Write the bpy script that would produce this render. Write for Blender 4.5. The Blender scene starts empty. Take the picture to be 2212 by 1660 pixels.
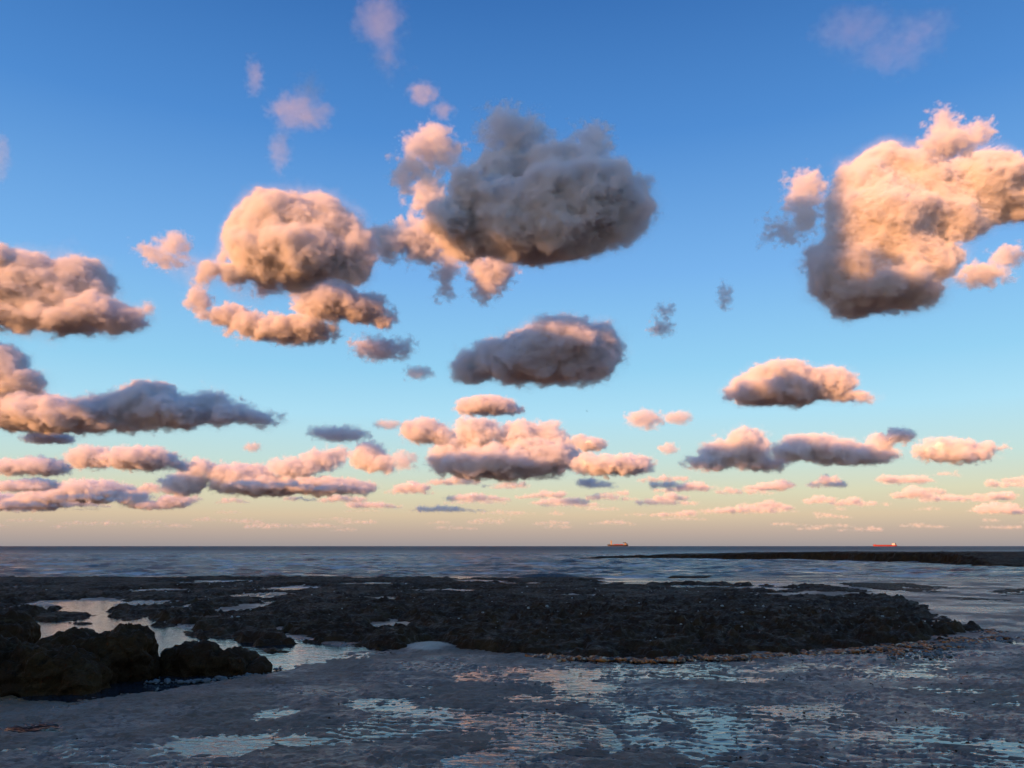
import bpy, bmesh, math, random, os
import numpy as np
from mathutils import Vector, noise as mnoise

S = bpy.context.scene
COL = S.collection
TEST = os.environ.get('SCENE_TEST', '')

# ------------------------------------------------------------------ camera
PITCH = math.radians(11.06)
FPX = 829.0
CAM_Z = 1.7
cam = bpy.data.cameras.new('camera')
cam_ob = bpy.data.objects.new('camera', cam)
COL.objects.link(cam_ob)
cam_ob.location = (0, 0, CAM_Z)
cam_ob.rotation_euler = (math.pi / 2 + PITCH, 0, 0)
cam.sensor_width = 36
cam.lens = FPX / 1024 * 36
cam.clip_start = 0.1
cam.clip_end = 120000
S.camera = cam_ob

# ------------------------------------------------------------------ sky, sun, exposure
SUN_AZ, SUN_EL = math.radians(-132), math.radians(13)
world = bpy.data.worlds.new('World')
S.world = world
world.use_nodes = True
wn, wl = world.node_tree.nodes, world.node_tree.links
bg = wn['Background']
bg.inputs['Strength'].default_value = 0.1
sky_tex = wn.new('ShaderNodeTexSky')
sky_tex.sky_type = 'NISHITA'
sky_tex.sun_disc = False
sky_tex.sun_elevation = SUN_EL
sky_tex.sun_rotation = SUN_AZ
sky_tex.air_density = 1.2
sky_tex.dust_density = 0.8
sky_tex.ozone_density = 3.0
tc = wn.new('ShaderNodeTexCoord')
sep = wn.new('ShaderNodeSeparateXYZ')
wl.new(tc.outputs['Generated'], sep.inputs[0])
mr = wn.new('ShaderNodeMapRange')
wl.new(sep.outputs['Z'], mr.inputs[0])
mr.inputs[1].default_value, mr.inputs[2].default_value = 0.0, 0.6
ramp = wn.new('ShaderNodeValToRGB')
wl.new(mr.outputs[0], ramp.inputs[0])


def lin(r, g, b):
    f = lambda c: c / 12.92 if c <= 0.04045 else ((c + 0.055) / 1.055) ** 2.4
    return (f(r / 255), f(g / 255), f(b / 255), 1)


RAMP = [(0.0, (160, 153, 156)), (0.016, (190, 171, 160)), (0.036, (220, 197, 167)), (0.062, (221, 218, 187)),
        (0.098, (200, 226, 220)), (0.153, (177, 227, 248)), (0.208, (151, 212, 246)), (0.314, (122, 182, 241)),
        (0.462, (79, 142, 214)), (0.585, (56, 114, 186))]
cr = ramp.color_ramp
while len(cr.elements) < len(RAMP):
    cr.elements.new(0.5)
for e, (z, c) in zip(cr.elements, RAMP):
    e.position = z / 0.6
    e.color = lin(*c)
gain = wn.new('ShaderNodeVectorMath')
gain.operation = 'SCALE'
gain.inputs['Scale'].default_value = 5.4
wl.new(ramp.outputs[0], gain.inputs[0])
mix = wn.new('ShaderNodeMixRGB')
# the sunset glow belongs to the half of the sky towards the sun
dot = wn.new('ShaderNodeVectorMath')
dot.operation = 'DOT_PRODUCT'
wl.new(tc.outputs['Generated'], dot.inputs[0])
dot.inputs[1].default_value = (math.sin(SUN_AZ), math.cos(SUN_AZ), 0.0)
glow = wn.new('ShaderNodeMapRange')
glow.interpolation_type = 'SMOOTHSTEP'
wl.new(dot.outputs['Value'], glow.inputs[0])
for k, v in enumerate((0.0, 0.8, 0.94, 0.58)):
    glow.inputs[k + 1].default_value = v
wl.new(glow.outputs[0], mix.inputs[0])
wl.new(sky_tex.outputs[0], mix.inputs[1])
wl.new(gain.outputs[0], mix.inputs[2])
wl.new(mix.outputs[0], bg.inputs['Color'])

sun = bpy.data.lights.new('sun', 'SUN')
sun.energy = 5.0
sun.angle = math.radians(0.6)
sun.color = (1.0, 0.41, 0.14)
sun_ob = bpy.data.objects.new('sun', sun)
COL.objects.link(sun_ob)
SUN_DIR = Vector((math.sin(SUN_AZ) * math.cos(SUN_EL), math.cos(SUN_AZ) * math.cos(SUN_EL), math.sin(SUN_EL)))
sun_ob.rotation_euler = SUN_DIR.to_track_quat('Z', 'Y').to_euler()
sun_ob.location = SUN_DIR * 200

vs = S.view_settings
vs.view_transform = 'Standard'
vs.look = 'None'
vs.exposure = 0.85
vs.gamma = 1
S.cycles.volume_bounces = 4
S.cycles.max_bounces = 8
S.cycles.diffuse_bounces = 3
S.cycles.transparent_max_bounces = 24
S.cycles.volume_step_rate = 3.0
S.cycles.volume_max_steps = 256
S.cycles.use_denoising = True
S.cycles.use_adaptive_sampling = True
S.cycles.adaptive_threshold = 0.03


# ------------------------------------------------------------------ helpers
def ray(px, py):
    """Direction (world) through a point of the photograph, measured on its 2212 x 1660 view."""
    u, v = px * 1024 / 2212 - 512, 384 - py * 1024 / 2212
    c, s = math.cos(PITCH), math.sin(PITCH)
    return Vector((u / FPX, c - s * v / FPX, s + c * v / FPX))


def at(px, py, z=0.0):
    d = ray(px, py)
    t = (z - CAM_Z) / d.z
    return Vector((0, 0, CAM_Z)) + d * t


def tag(o, label=None, cat=None, group=None, kind=None):
    for k, v in (('label', label), ('category', cat), ('group', group), ('kind', kind)):
        if v:
            o[k] = v
    return o


def link(name, data, parent=None, loc=None):
    o = bpy.data.objects.new(name, data)
    COL.objects.link(o)
    if parent:
        o.parent = parent
    if loc is not None:
        o.location = loc
    return o


def mesh_from(name, verts, faces, mat, smooth=True):
    me = bpy.data.meshes.new(name)
    v = np.asarray(verts, dtype=np.float32)
    me.vertices.add(len(v))
    me.vertices.foreach_set('co', v.ravel())
    f = np.asarray(faces, dtype=np.int32)
    n, k = f.shape
    me.loops.add(n * k)
    me.loops.foreach_set('vertex_index', f.ravel())
    me.polygons.add(n)
    me.polygons.foreach_set('loop_start', np.arange(0, n * k, k, dtype=np.int32))
    me.polygons.foreach_set('loop_total', np.full(n, k, dtype=np.int32))
    if smooth:
        me.polygons.foreach_set('use_smooth', np.ones(n, dtype=bool))
    me.update(calc_edges=True)
    if mat:
        me.materials.append(mat)
    return me


_rng = np.random.default_rng(7)
_perm = _rng.permutation(512).astype(np.int64)
_ang = _rng.uniform(0, 2 * np.pi, 512)
_gx, _gy = np.cos(_ang), np.sin(_ang)


def perlin(x, y, seed=0):
    x = np.asarray(x, float) + seed * 17.31
    y = np.asarray(y, float) + seed * 9.77
    xi, yi = np.floor(x).astype(np.int64), np.floor(y).astype(np.int64)
    xf, yf = x - xi, y - yi
    u = xf * xf * xf * (xf * (xf * 6 - 15) + 10)
    v = yf * yf * yf * (yf * (yf * 6 - 15) + 10)

    def g(ix, iy, dx, dy):
        h = _perm[(_perm[ix & 511] + iy) & 511]
        return _gx[h] * dx + _gy[h] * dy
    a = g(xi, yi, xf, yf) * (1 - u) + g(xi + 1, yi, xf - 1, yf) * u
    b = g(xi, yi + 1, xf, yf - 1) * (1 - u) + g(xi + 1, yi + 1, xf - 1, yf - 1) * u
    return 1.5 * (a * (1 - v) + b * v)


def fbm(x, y, oct=4, seed=0, gain=0.5):
    t, a = 0, 1.0
    for k in range(oct):
        t = t + a * perlin(x * 2 ** k, y * 2 ** k, seed + k * 3)
        a *= gain
    return t


def worley(x, y, seed=0):
    """Distances to the nearest and second nearest of jittered cell points."""
    xi, yi = np.floor(x).astype(np.int64), np.floor(y).astype(np.int64)
    d1 = np.full(x.shape, 9.0)
    d2 = np.full(x.shape, 9.0)
    for dx in (-1, 0, 1):
        for dy in (-1, 0, 1):
            cx, cy = xi + dx, yi + dy
            h = _perm[(_perm[(cx + seed) & 511] + cy) & 511]
            px = cx + 0.5 + 0.45 * _gx[h]
            py = cy + 0.5 + 0.45 * _gy[(h * 7 + 3) & 511]
            d = np.sqrt((x - px) ** 2 + (y - py) ** 2)
            d2 = np.minimum(d2, np.maximum(d1, d))
            d1 = np.minimum(d1, d)
    return d1, d2


def sstep(a, b, x):
    t = np.clip((x - a) / (b - a), 0, 1)
    return t * t * (3 - 2 * t)


def poly_sdf(x, y, poly):
    """Signed distance to a closed polygon, positive inside."""
    P = np.asarray(poly, float)
    d2 = np.full(x.shape, 1e18)
    inside = np.zeros(x.shape, bool)
    for i in range(len(P)):
        a, b = P[i], P[(i + 1) % len(P)]
        ex, ey = b - a
        t = np.clip(((x - a[0]) * ex + (y - a[1]) * ey) / (ex * ex + ey * ey + 1e-12), 0, 1)
        d2 = np.minimum(d2, (x - a[0] - t * ex) ** 2 + (y - a[1] - t * ey) ** 2)
        if ey != 0:
            c = ((a[1] > y) != (b[1] > y)) & (x < ex * (y - a[1]) / ey + a[0])
            inside ^= c
    return np.where(inside, 1, -1) * np.sqrt(d2)


def fan(rows, ncol, slope, base):
    """Ground grid whose cells widen with distance from the shore; returns x, y, faces."""
    t = np.linspace(-1, 1, ncol)
    Y = np.repeat(rows[:, None], ncol, 1)
    X = t[None, :] * (Y * slope + base)
    nr = len(rows)
    idx = np.arange(nr * ncol).reshape(nr, ncol)
    F = np.stack([idx[:-1, :-1], idx[:-1, 1:], idx[1:, 1:], idx[1:, :-1]], -1).reshape(-1, 4)
    return X.ravel(), Y.ravel(), F


def log_rows(a, b, q):
    n = int(math.log(b / a) / q) + 1
    return a * np.exp(np.linspace(0, math.log(b / a), n))


def compact(v, f):
    used = np.unique(f)
    m = np.full(len(v), -1)
    m[used] = np.arange(len(used))
    return v[used], m[f]


class NT:
    """Small helper to write node trees."""
    def __init__(s, tree):
        s.t, s.N, s.L = tree, tree.nodes, tree.links

    def node(s, kind, **kw):
        n = s.N.new(kind)
        for k, v in kw.items():
            setattr(n, k, v)
        return n

    def plug(s, sock, v):
        if isinstance(v, bpy.types.NodeSocket):
            s.L.new(v, sock)
        elif v is not None:
            sock.default_value = v

    def math(s, op, a, b=None, c=None, clamp=False):
        n = s.node('ShaderNodeMath', operation=op)
        n.use_clamp = clamp
        for i, v in enumerate((a, b, c)):
            s.plug(n.inputs[i], v)
        return n.outputs[0]

    def vec(s, op, a, b=None):
        n = s.node('ShaderNodeVectorMath', operation=op)
        s.plug(n.inputs[0], a)
        if b is not None:
            s.plug(n.inputs[1], b)
        return n.outputs['Value' if op in ('LENGTH', 'DOT_PRODUCT') else 'Vector']

    def noise(s, vec, scale, detail=3, rough=0.5, dist=0.0, out='Fac'):
        n = s.node('ShaderNodeTexNoise')
        s.plug(n.inputs['Vector'], vec)
        n.inputs['Scale'].default_value = scale
        n.inputs['Detail'].default_value = detail
        n.inputs['Roughness'].default_value = rough
        n.inputs['Distortion'].default_value = dist
        return n.outputs[out]

    def remap(s, v, a, b, c=0.0, d=1.0, smooth=True):
        n = s.node('ShaderNodeMapRange', interpolation_type='SMOOTHSTEP' if smooth else 'LINEAR')
        s.plug(n.inputs[0], v)
        for i, q in enumerate((a, b, c, d)):
            s.plug(n.inputs[i + 1], q)
        return n.outputs[0]

    def mixc(s, f, a, b):
        n = s.node('ShaderNodeMixRGB')
        s.plug(n.inputs[0], f)
        s.plug(n.inputs[1], a)
        s.plug(n.inputs[2], b)
        return n.outputs[0]


def material(name, build):
    m = bpy.data.materials.new(name)
    m.use_nodes = True
    nt = NT(m.node_tree)
    p = m.node_tree.nodes['Principled BSDF']
    out = m.node_tree.nodes['Material Output']
    build(nt, p, out)
    return m


def plain(name, rgb, rough=0.6, metallic=0.0):
    def b(nt, p, out):
        geo = nt.node('ShaderNodeNewGeometry').outputs['Position']
        n = nt.noise(geo, 0.35, 4, 0.6)
        f = nt.remap(n, 0.35, 0.7)
        c0 = (*rgb, 1)
        c1 = (*[c * 0.7 for c in rgb], 1)
        nt.plug(p.inputs['Base Color'], nt.mixc(f, c0, c1))
        p.inputs['Roughness'].default_value = rough
        p.inputs['Metallic'].default_value = metallic
    return material(name, b)


def bump(nt, p, height, strength, dist, normal=None):
    n = nt.node('ShaderNodeBump')
    n.inputs['Strength'].default_value = strength
    n.inputs['Distance'].default_value = dist
    nt.plug(n.inputs['Height'], height)
    if normal is not None:
        nt.plug(n.inputs['Normal'], normal)
    nt.plug(p.inputs['Normal'], n.outputs[0])
    return n.outputs[0]


# ------------------------------------------------------------------ materials of the shore
DRY = at(925, 1402)


def sand_build(nt, p, out):
    pos = nt.node('ShaderNodeNewGeometry').outputs['Position']
    big = nt.noise(pos, 0.16, 3, 0.55)
    mid = nt.noise(pos, 1.3, 4, 0.6)
    fine = nt.noise(pos, 60, 2, 0.6)
    c = nt.mixc(nt.remap(big, 0.35, 0.65), (0.24, 0.118, 0.052, 1), (0.20, 0.106, 0.058, 1))
    c = nt.mixc(nt.remap(mid, 0.45, 0.75), c, (0.20, 0.118, 0.062, 1))
    c = nt.mixc(nt.math('MULTIPLY', nt.remap(fine, 0.55, 0.8), 0.5), c, (0.07, 0.045, 0.03, 1))
    # a patch of drier, paler sand at the foot of the reef
    md_ = nt.vec('LENGTH', nt.vec('DIVIDE', nt.vec('SUBTRACT', pos, (DRY.x, DRY.y, 0.05)), (0.55, 0.6, 0.5)))
    c = nt.mixc(nt.remap(nt.math('MULTIPLY_ADD', mid, 1.0, md_), 0.9, 1.35, 1.0, 0.0), c, (0.50, 0.36, 0.24, 1))
    nt.plug(p.inputs['Base Color'], c)
    wet = nt.remap(nt.noise(pos, 0.55, 3, 0.6), 0.35, 0.65)
    nt.plug(p.inputs['Roughness'], nt.remap(wet, 0, 1, 0.58, 0.26))
    p.inputs['Specular IOR Level'].default_value = 0.5
    mp = nt.node('ShaderNodeMapping')
    nt.plug(mp.inputs[0], pos)
    mp.inputs['Scale'].default_value = (0.55, 1.0, 1.0)
    mp.inputs['Rotation'].default_value = (0, 0, 0.15)
    h0 = nt.noise(mp.outputs[0], 9.0, 3, 0.55, 0.8)
    h = nt.math('ADD', nt.math('MULTIPLY', h0, 2.6), nt.math('ADD', nt.math('MULTIPLY', nt.noise(pos, 34, 3, 0.6), 0.8), nt.math('MULTIPLY', fine, 0.25)))
    bump(nt, p, h, 0.9, 0.016)


M_SAND = material('wet_sand', sand_build)


def water_build(nt, p, out):
    pos = nt.node('ShaderNodeNewGeometry').outputs['Position']
    p.inputs['Base Color'].default_value = (0.018, 0.024, 0.030, 1)
    p.inputs['Roughness'].default_value = 0.05
    p.inputs['IOR'].default_value = 1.333
    mp = nt.node('ShaderNodeMapping')
    nt.plug(mp.inputs[0], pos)
    mp.inputs['Scale'].default_value = (1.0, 2.2, 1.0)
    h = nt.noise(mp.outputs[0], 3.0, 3, 0.55)
    bump(nt, p, h, 0.35, 0.03)


M_POOL = material('still_water', water_build)


def sea_build(nt, p, out):
    pos = nt.node('ShaderNodeNewGeometry').outputs['Position']
    mp = nt.node('ShaderNodeMapping')
    nt.plug(mp.inputs[0], pos)
    mp.inputs['Scale'].default_value = (0.35, 1.0, 1.0)
    h1 = nt.noise(mp.outputs[0], 1.3, 6, 0.68)
    h2 = nt.noise(mp.outputs[0], 0.06, 3, 0.5)
    p.inputs['Roughness'].default_value = 0.16
    p.inputs['IOR'].default_value = 1.333
    fo = nt.noise(mp.outputs[0], 0.30, 6, 0.7)
    patch = nt.noise(mp.outputs[0], 0.05, 2, 0.5)
    sepn = nt.node('ShaderNodeSeparateXYZ')
    nt.plug(sepn.inputs[0], pos)
    near = nt.remap(sepn.outputs['Y'], 60.0, 260.0, 1.0, 0.0)
    foam = nt.math('MULTIPLY', nt.remap(nt.math('ADD', fo, nt.math('MULTIPLY', patch, 0.35)), 0.70, 0.80), near)
    c = nt.mixc(foam, (0.060, 0.050, 0.044, 1), (0.62, 0.58, 0.56, 1))
    nt.plug(p.inputs['Base Color'], c)
    rgh = nt.remap(sepn.outputs['Y'], 70.0, 500.0, 0.22, 0.5)
    nt.plug(p.inputs['Roughness'], nt.math('MAXIMUM', rgh, nt.math('MULTIPLY', foam, 0.6)))
    p.inputs['Specular IOR Level'].default_value = 0.4
    bump(nt, p, nt.math('ADD', h1, nt.math('MULTIPLY', h2, 4.0)), 1.0, 0.5)


M_SEA = material('sea_water', sea_build)


def reef_colours(tone, shine=0.07):
    def b(nt, p, out):
        pos = nt.node('ShaderNodeNewGeometry').outputs['Position']
        n1 = nt.noise(pos, 1.6, 5, 0.65)
        n2 = nt.noise(pos, 9.0, 4, 0.65)
        n3 = nt.noise(pos, 34.0, 3, 0.6)
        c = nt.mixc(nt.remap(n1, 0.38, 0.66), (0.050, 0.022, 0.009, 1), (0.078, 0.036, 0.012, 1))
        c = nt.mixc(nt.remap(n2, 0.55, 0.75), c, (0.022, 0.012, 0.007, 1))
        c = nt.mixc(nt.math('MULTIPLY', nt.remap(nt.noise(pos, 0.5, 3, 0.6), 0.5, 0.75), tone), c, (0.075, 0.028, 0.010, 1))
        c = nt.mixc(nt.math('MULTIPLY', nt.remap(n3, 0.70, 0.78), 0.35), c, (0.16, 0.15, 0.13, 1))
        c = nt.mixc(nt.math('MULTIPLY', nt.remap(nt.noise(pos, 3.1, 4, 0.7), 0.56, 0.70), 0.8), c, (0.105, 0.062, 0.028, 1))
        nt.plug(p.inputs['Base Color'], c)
        nt.plug(p.inputs['Roughness'], nt.remap(n2, 0.3, 0.7, 0.42, 0.8))
        p.inputs['Specular IOR Level'].default_value = shine
        bump(nt, p, nt.math('ADD', n2, nt.math('MULTIPLY', n3, 0.45)), 1.0, 0.07)
    return b


M_REEF = material('weedy_reef_rock', reef_colours(0.25))
M_REEF_RED = material('brown_weed_sun_tinged_rock', reef_colours(1.0, 0.03))  # weed brown, reddened to paint in the low sun's tinge on the far reef
M_CHALK = plain('chalk', (0.42, 0.40, 0.36), 0.8)
M_TURF = plain('turf', (0.07, 0.08, 0.04), 0.9)

# ------------------------------------------------------------------ outlines on the ground
P = lambda pts, z=0.0: [(v.x, v.y) for v in (at(a, b, z) for a, b in pts)]
REEF_BACK = P([(-900, 1246), (200, 1243), (700, 1242), (1100, 1245), (1400, 1249), (1600, 1256), (1800, 1262), (1900, 1272), (2000, 1300), (2060, 1322), (2115, 1343)], 0.16)
REEF_FRONT = P([(2170, 1360), (2140, 1370), (2050, 1386), (1900, 1401), (1700, 1416), (1400, 1428), (1280, 1425), (1150, 1420), (1000, 1413), (945, 1406),
                (925, 1392), (900, 1394), (880, 1404), (800, 1403), (740, 1396), (690, 1390), (645, 1384), (612, 1368), (622, 1390), (560, 1393), (500, 1387),
                (440, 1376), (410, 1360), (350, 1346), (300, 1338), (270, 1326), (225, 1316), (205, 1307), (250, 1300), (190, 1297), (140, 1302), (150, 1314),
                (70, 1334), (0, 1338), (-900, 1345)])
REEF = REEF_BACK + REEF_FRONT
LAGOON = P([(-700, 1345), (0, 1338), (70, 1330), (140, 1312), (130, 1300), (250, 1296), (230, 1312), (330, 1338), (430, 1372), (520, 1386), (615, 1392), (640, 1385),
            (760, 1398), (700, 1412), (640, 1428), (590, 1440), (555, 1452), (480, 1470), (330, 1494), (160, 1512), (60, 1512), (-120, 1480), (-300, 1440), (-700, 1420)])
# pools as (x, y, half width, half height) on the photograph
POOLS_SAND = [(835, 1514, 82, 12), (600, 1540, 46, 15), (1225, 1458, 62, 8), (1262, 1482, 48, 8), (78, 1570, 64, 11), (475, 1612, 70, 16),
              (1316, 1600, 15, 26), (1425, 1421, 30, 8), (1180, 1606, 40, 12), (1030, 1640, 50, 12), (660, 1600, 40, 8), (2195, 1385, 40, 9)]
POOLS_REEF = [(522, 1316, 34, 9), (840, 1352, 34, 6), (868, 1358, 26, 4), (300, 1303, 70, 3.5), (706, 1332, 16, 4), (600, 1358, 14, 4), (560, 1285, 70, 3),
              (640, 1270, 60, 3), (980, 1275, 90, 2.4), (1500, 1268, 90, 2.2), (1340, 1262, 60, 2), (350, 1275, 80, 2.4), (80, 1268, 60, 2), (480, 1258, 80, 2), (820, 1262, 70, 2.2), (1640, 1270, 60, 2), (1110, 1262, 70, 2.2), (1420, 1256, 130, 2.0), (1740, 1284, 110, 2.6), (420, 1308, 26, 3), (860, 1292, 60, 2.0), (150, 1302, 60, 6),
              (60, 1318, 30, 3), (1240, 1285, 40, 1.8), (1030, 1255, 60, 1.6)]


def pool_mask(x, y, pools, soft=0.5, z=0.0, seed=0, grow=1.0):
    """1 inside the pools, fading out round them; the shapes wander with noise."""
    m = np.zeros_like(x)
    wob = fbm(x * 1.3, y * 1.3, 3, seed)
    for (px, py, a, b) in pools:
        c = at(px, py, z)
        rx = (at(px + a, py, z) - at(px - a, py, z)).x / 2
        ry = (at(px, py - b, z) - at(px, py + b, z)).y / 2 * grow
        d = np.sqrt(((x - c.x) / rx) ** 2 + ((y - c.y) / ry) ** 2) + 0.6 * wob
        m = np.maximum(m, 1 - sstep(1 - soft * 0.5, 1 + soft, d))
    return m


# ------------------------------------------------------------------ beach
rows = np.concatenate([log_rows(3.2, 17, 0.0038), log_rows(17, 75, 0.02)[1:]])
X, Y, F = fan(rows, 820, 0.80, 2.2)
wx = X + 0.10 * fbm(X * 2.2, Y * 2.2, 2, 21)
wy = Y + 0.16 * fbm(X * 1.6, Y * 1.6, 2, 23) + 0.10 * X * np.sin(X * 0.2)
d1, d2 = worley(wx / 0.20, wy / 0.15, 5)
cell = sstep(0.0, 0.30, d2 - d1 + 0.12 * fbm(X * 6, Y * 9, 2, 27))
e1, e2 = worley(wx / 0.085 + 9, wy / 0.06, 11)
cell2 = sstep(0.02, 0.6, e2 - e1)
brk = fbm(X * 1.3, Y * 1.1, 3, 33)
net = sstep(-0.45, 0.25, fbm((X - 1.0) * 0.30, Y * 0.42, 3, 60) + 0.35 * np.exp(-((X - 1.6) / 2.6) ** 2 - ((Y - 8) / 3.2) ** 2))
rid = 1 - np.abs(np.sin((wy * 0.985 + X * 0.17 + 0.10 * fbm(X * 1.1, Y * 1.1, 3, 29)) * math.pi / 0.17))
Z = 0.020 * (rid - 0.4) * (0.7 + 0.6 * brk) + 0.011 * cell + 0.007 * cell2 + 0.009 * brk + 0.006 * fbm(X * 9, Y * 12, 2, 41) + 0.0155 - 0.025 * net
# the sand stands higher along the drier strip before the rocks and towards the far side of the bay
dry = np.exp(-((X + 4.6) / 1.9) ** 2 - ((Y - 8.9) / 1.1) ** 2)
Z += 0.035 * dry + 0.05 * sstep(4.5, 9.0, X - 0.25 * (Y - 8)) * sstep(3, 8, Y) + 0.02 * sstep(17, 26, Y) * sstep(6, 14, X)
mound = at(925, 1400)
Z += 0.10 * np.exp(-((X - mound.x) / 0.42) ** 2 - ((Y - mound.y) / 0.55) ** 2)
Z -= 0.034 * pool_mask(X, Y, POOLS_SAND, 0.9, seed=3)
lag = poly_sdf(X, Y, LAGOON) + 0.35 * fbm(X * 0.8, Y * 0.8, 3, 70)
Z -= 0.16 * sstep(-0.35, 0.6, lag)
Z = np.where(Y > 30, Z - 0.004 * (Y - 30), Z)
ob = link('beach', mesh_from('beach', np.stack([X, Y, Z], 1), F, M_SAND))
tag(ob, kind='structure')

# still water lying in the hollows of the sand and between the rocks
xs = np.linspace(-75, 75, 31)
ys = np.linspace(2.5, 78, 31)
gx, gy = np.meshgrid(xs, ys)
idx = np.arange(31 * 31).reshape(31, 31)
F = np.stack([idx[:-1, :-1], idx[:-1, 1:], idx[1:, 1:], idx[1:, :-1]], -1).reshape(-1, 4)
ob = link('water', mesh_from('water', np.stack([gx.ravel(), gy.ravel(), np.zeros(31 * 31)], 1), F, M_POOL))
tag(ob, kind='structure')

# ------------------------------------------------------------------ sea
rows = np.concatenate([log_rows(30, 420, 0.0072), log_rows(420, 60000, 0.06)[1:]])
X, Y, F = fan(rows, 460, 1.3, 20)
fade = sstep(38, 50, Y) * (1 - sstep(250, 420, Y))
ph = fbm(X * 0.02, Y * 0.03, 2, 90) * 5
sw = np.sin(Y * 2 * np.pi / 9.0 + ph + X * 0.05) + 0.6 * np.sin(Y * 2 * np.pi / 4.1 + ph * 1.7 - X * 0.11)
Z = 0.02 + fade * (0.075 * sw * (0.6 + 0.8 * fbm(X * 0.05, Y * 0.08, 2, 95)) + 0.12 * fbm(X * 0.22, Y * 0.5, 3, 97) + 0.09 * fbm(X * 0.55, Y * 1.3, 3, 99))
Z = np.where(Y < 38, -0.06 + 0.08 * sstep(30, 38, Y), Z)
far = sstep(30000, 60000, Y)
ob = link('sea', mesh_from('sea', np.stack([X, Y, Z], 1), F, M_SEA))
tag(ob, kind='structure')
# the sea goes on to the sides and behind the headland
me = mesh_from('sea_floor', [(-90000, -60000, -1.5), (90000, -60000, -1.5), (90000, 90000, -1.5), (-90000, 90000, -1.5)], [(0, 1, 2, 3)], M_SEA, False)
tag(link('sea', me), kind='structure')


# ------------------------------------------------------------------ reefs
def reef(name, poly, rows, ncol, slope, base, height, relief, mat, label, cat='reef', pools=(), seed=0, edge=0.45, extra=None, front=None):
    X, Y, F = fan(rows, ncol, slope, base)
    s = poly_sdf(X, Y, poly)
    keep = s > -2.5
    wob = 0.30 * fbm(X * 0.9, Y * 0.9, 4, 100 + seed) + 0.13 * fbm(X * 4, Y * 4, 3, 110 + seed)
    sc = edge / 0.45
    m = sstep(-0.1 * sc, edge, s + wob * sc)
    rid = 1 - np.abs(fbm(X * 0.75, Y * 0.75, 4, 120 + seed, 0.55))
    lumps = np.maximum(0, fbm(X * 2.1, Y * 2.1, 4, 130 + seed, 0.6))
    fine = fbm(X * 7.5, Y * 7.5, 3, 140 + seed, 0.6)
    Z = m * (height * (0.75 + 0.35 * fbm(X * 0.16, Y * 0.2, 3, 150 + seed)) + relief * (1 - 0.55 * sstep(19, 32, Y)) * (0.95 * (rid - 0.6) + 0.62 * lumps * (0.4 + 1.2 * sstep(-0.3, 0.4, fbm(X * 0.3, Y * 0.3, 2, 170 + seed))) + 0.20 * fine)) - 0.10 * (1 - m)
    st = 0.085
    tq = (Z + 0.05 * fbm(X * 0.5, Y * 0.5, 2, 160 + seed)) / st
    fr = tq - np.floor(tq)
    Z = np.where(m > 0.5, 0.45 * Z + 0.55 * (np.floor(tq) + sstep(0.62, 1.0, fr)) * st, Z)
    if extra is not None:
        Z += m * extra(X, Y)
    if pools:
        k = pool_mask(X, Y + 0.012 * Y, pools, 1.0, 0.0, seed=seed + 5, grow=1.7)
        Z = Z * (1 - k) + k * (-0.09 + 0.05 * fine)
    f = F[(Z[F] > -0.075).any(1) & keep[F].all(1)]
    v, f = compact(np.stack([X, Y, Z], 1), f)
    ob = link(name, mesh_from(name, v, f, mat))
    tag(ob, label, cat)
    return X, Y, Z, s


def rx(x, y):
    g = 0.06 * np.exp(-((x - 4) / 7) ** 2 - ((y - 19) / 4.0) ** 2)
    tip = at(2165, 1358)
    return g + 0.05 * np.exp(-((y - 36) / 6) ** 2) - 0.10 * np.exp(-((x - tip.x) / 3.0) ** 2 - ((y - tip.y) / 3.0) ** 2)


reef('rock_reef', REEF, log_rows(11.0, 62, 0.0044), 820, 0.86, 4, 0.13, 0.16, M_REEF,
     'long low black reef covered in weed, stretching across the whole bay', pools=POOLS_REEF, seed=1, extra=rx)

FAR = P([(1240, 1208), (1400, 1206), (1700, 1209), (1900, 1213), (2050, 1219), (2120, 1225), (2230, 1226), (2500, 1232), (2900, 1240)]) + \
    [(110, 150), (75, 150), (50, 138), (30, 128), (12, 120)]


def farx(x, y):
    a = at(2212, 1226)
    return 0.80 * sstep(2, 44, x) * sstep(0.0, 14, y - 68 + 0.0 * x) * (1 - 0.35 * sstep(100, 140, y))


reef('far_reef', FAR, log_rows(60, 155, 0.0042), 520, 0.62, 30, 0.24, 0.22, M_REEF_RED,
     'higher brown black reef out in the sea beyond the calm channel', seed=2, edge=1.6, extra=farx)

STRIPS = [([(1440, 1244), (1545, 1243), (1560, 1248), (1500, 1250), (1440, 1249)], 'thin black rock ledge barely above the waves beside the long reef'),
          ([(1800, 1262), (1960, 1262), (2060, 1272), (2110, 1281), (2050, 1287), (1940, 1282), (1850, 1272)], 'dark flat ledge lying in shallow water behind the long reef'),
          ([(2090, 1284), (2160, 1276), (2330, 1276), (2330, 1292), (2212, 1296), (2130, 1292)], 'dark ledge fragment on the wet sand below the far reef'),
          ([(2000, 1296), (2060, 1294), (2140, 1298), (2212, 1302), (2180, 1307), (2080, 1304)], 'slender rock strip on the wet sand, lowest of the ledges'),
          ([(1000, 1250), (1180, 1248), (1330, 1251), (1280, 1256), (1080, 1255)], 'low rock spine along the seaward edge of the long reef')]
for i, (pts, lab) in enumerate(STRIPS):
    poly = P(pts)
    ys_ = [q[1] for q in poly]
    xs_ = [abs(q[0]) for q in poly]
    reef('rock_ledge', poly, log_rows(min(ys_) - 2, max(ys_) + 2, 0.004), 360, 0.80, 3, 0.10, 0.10, M_REEF, lab, 'rock ledge', seed=10 + i, edge=0.4)

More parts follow.
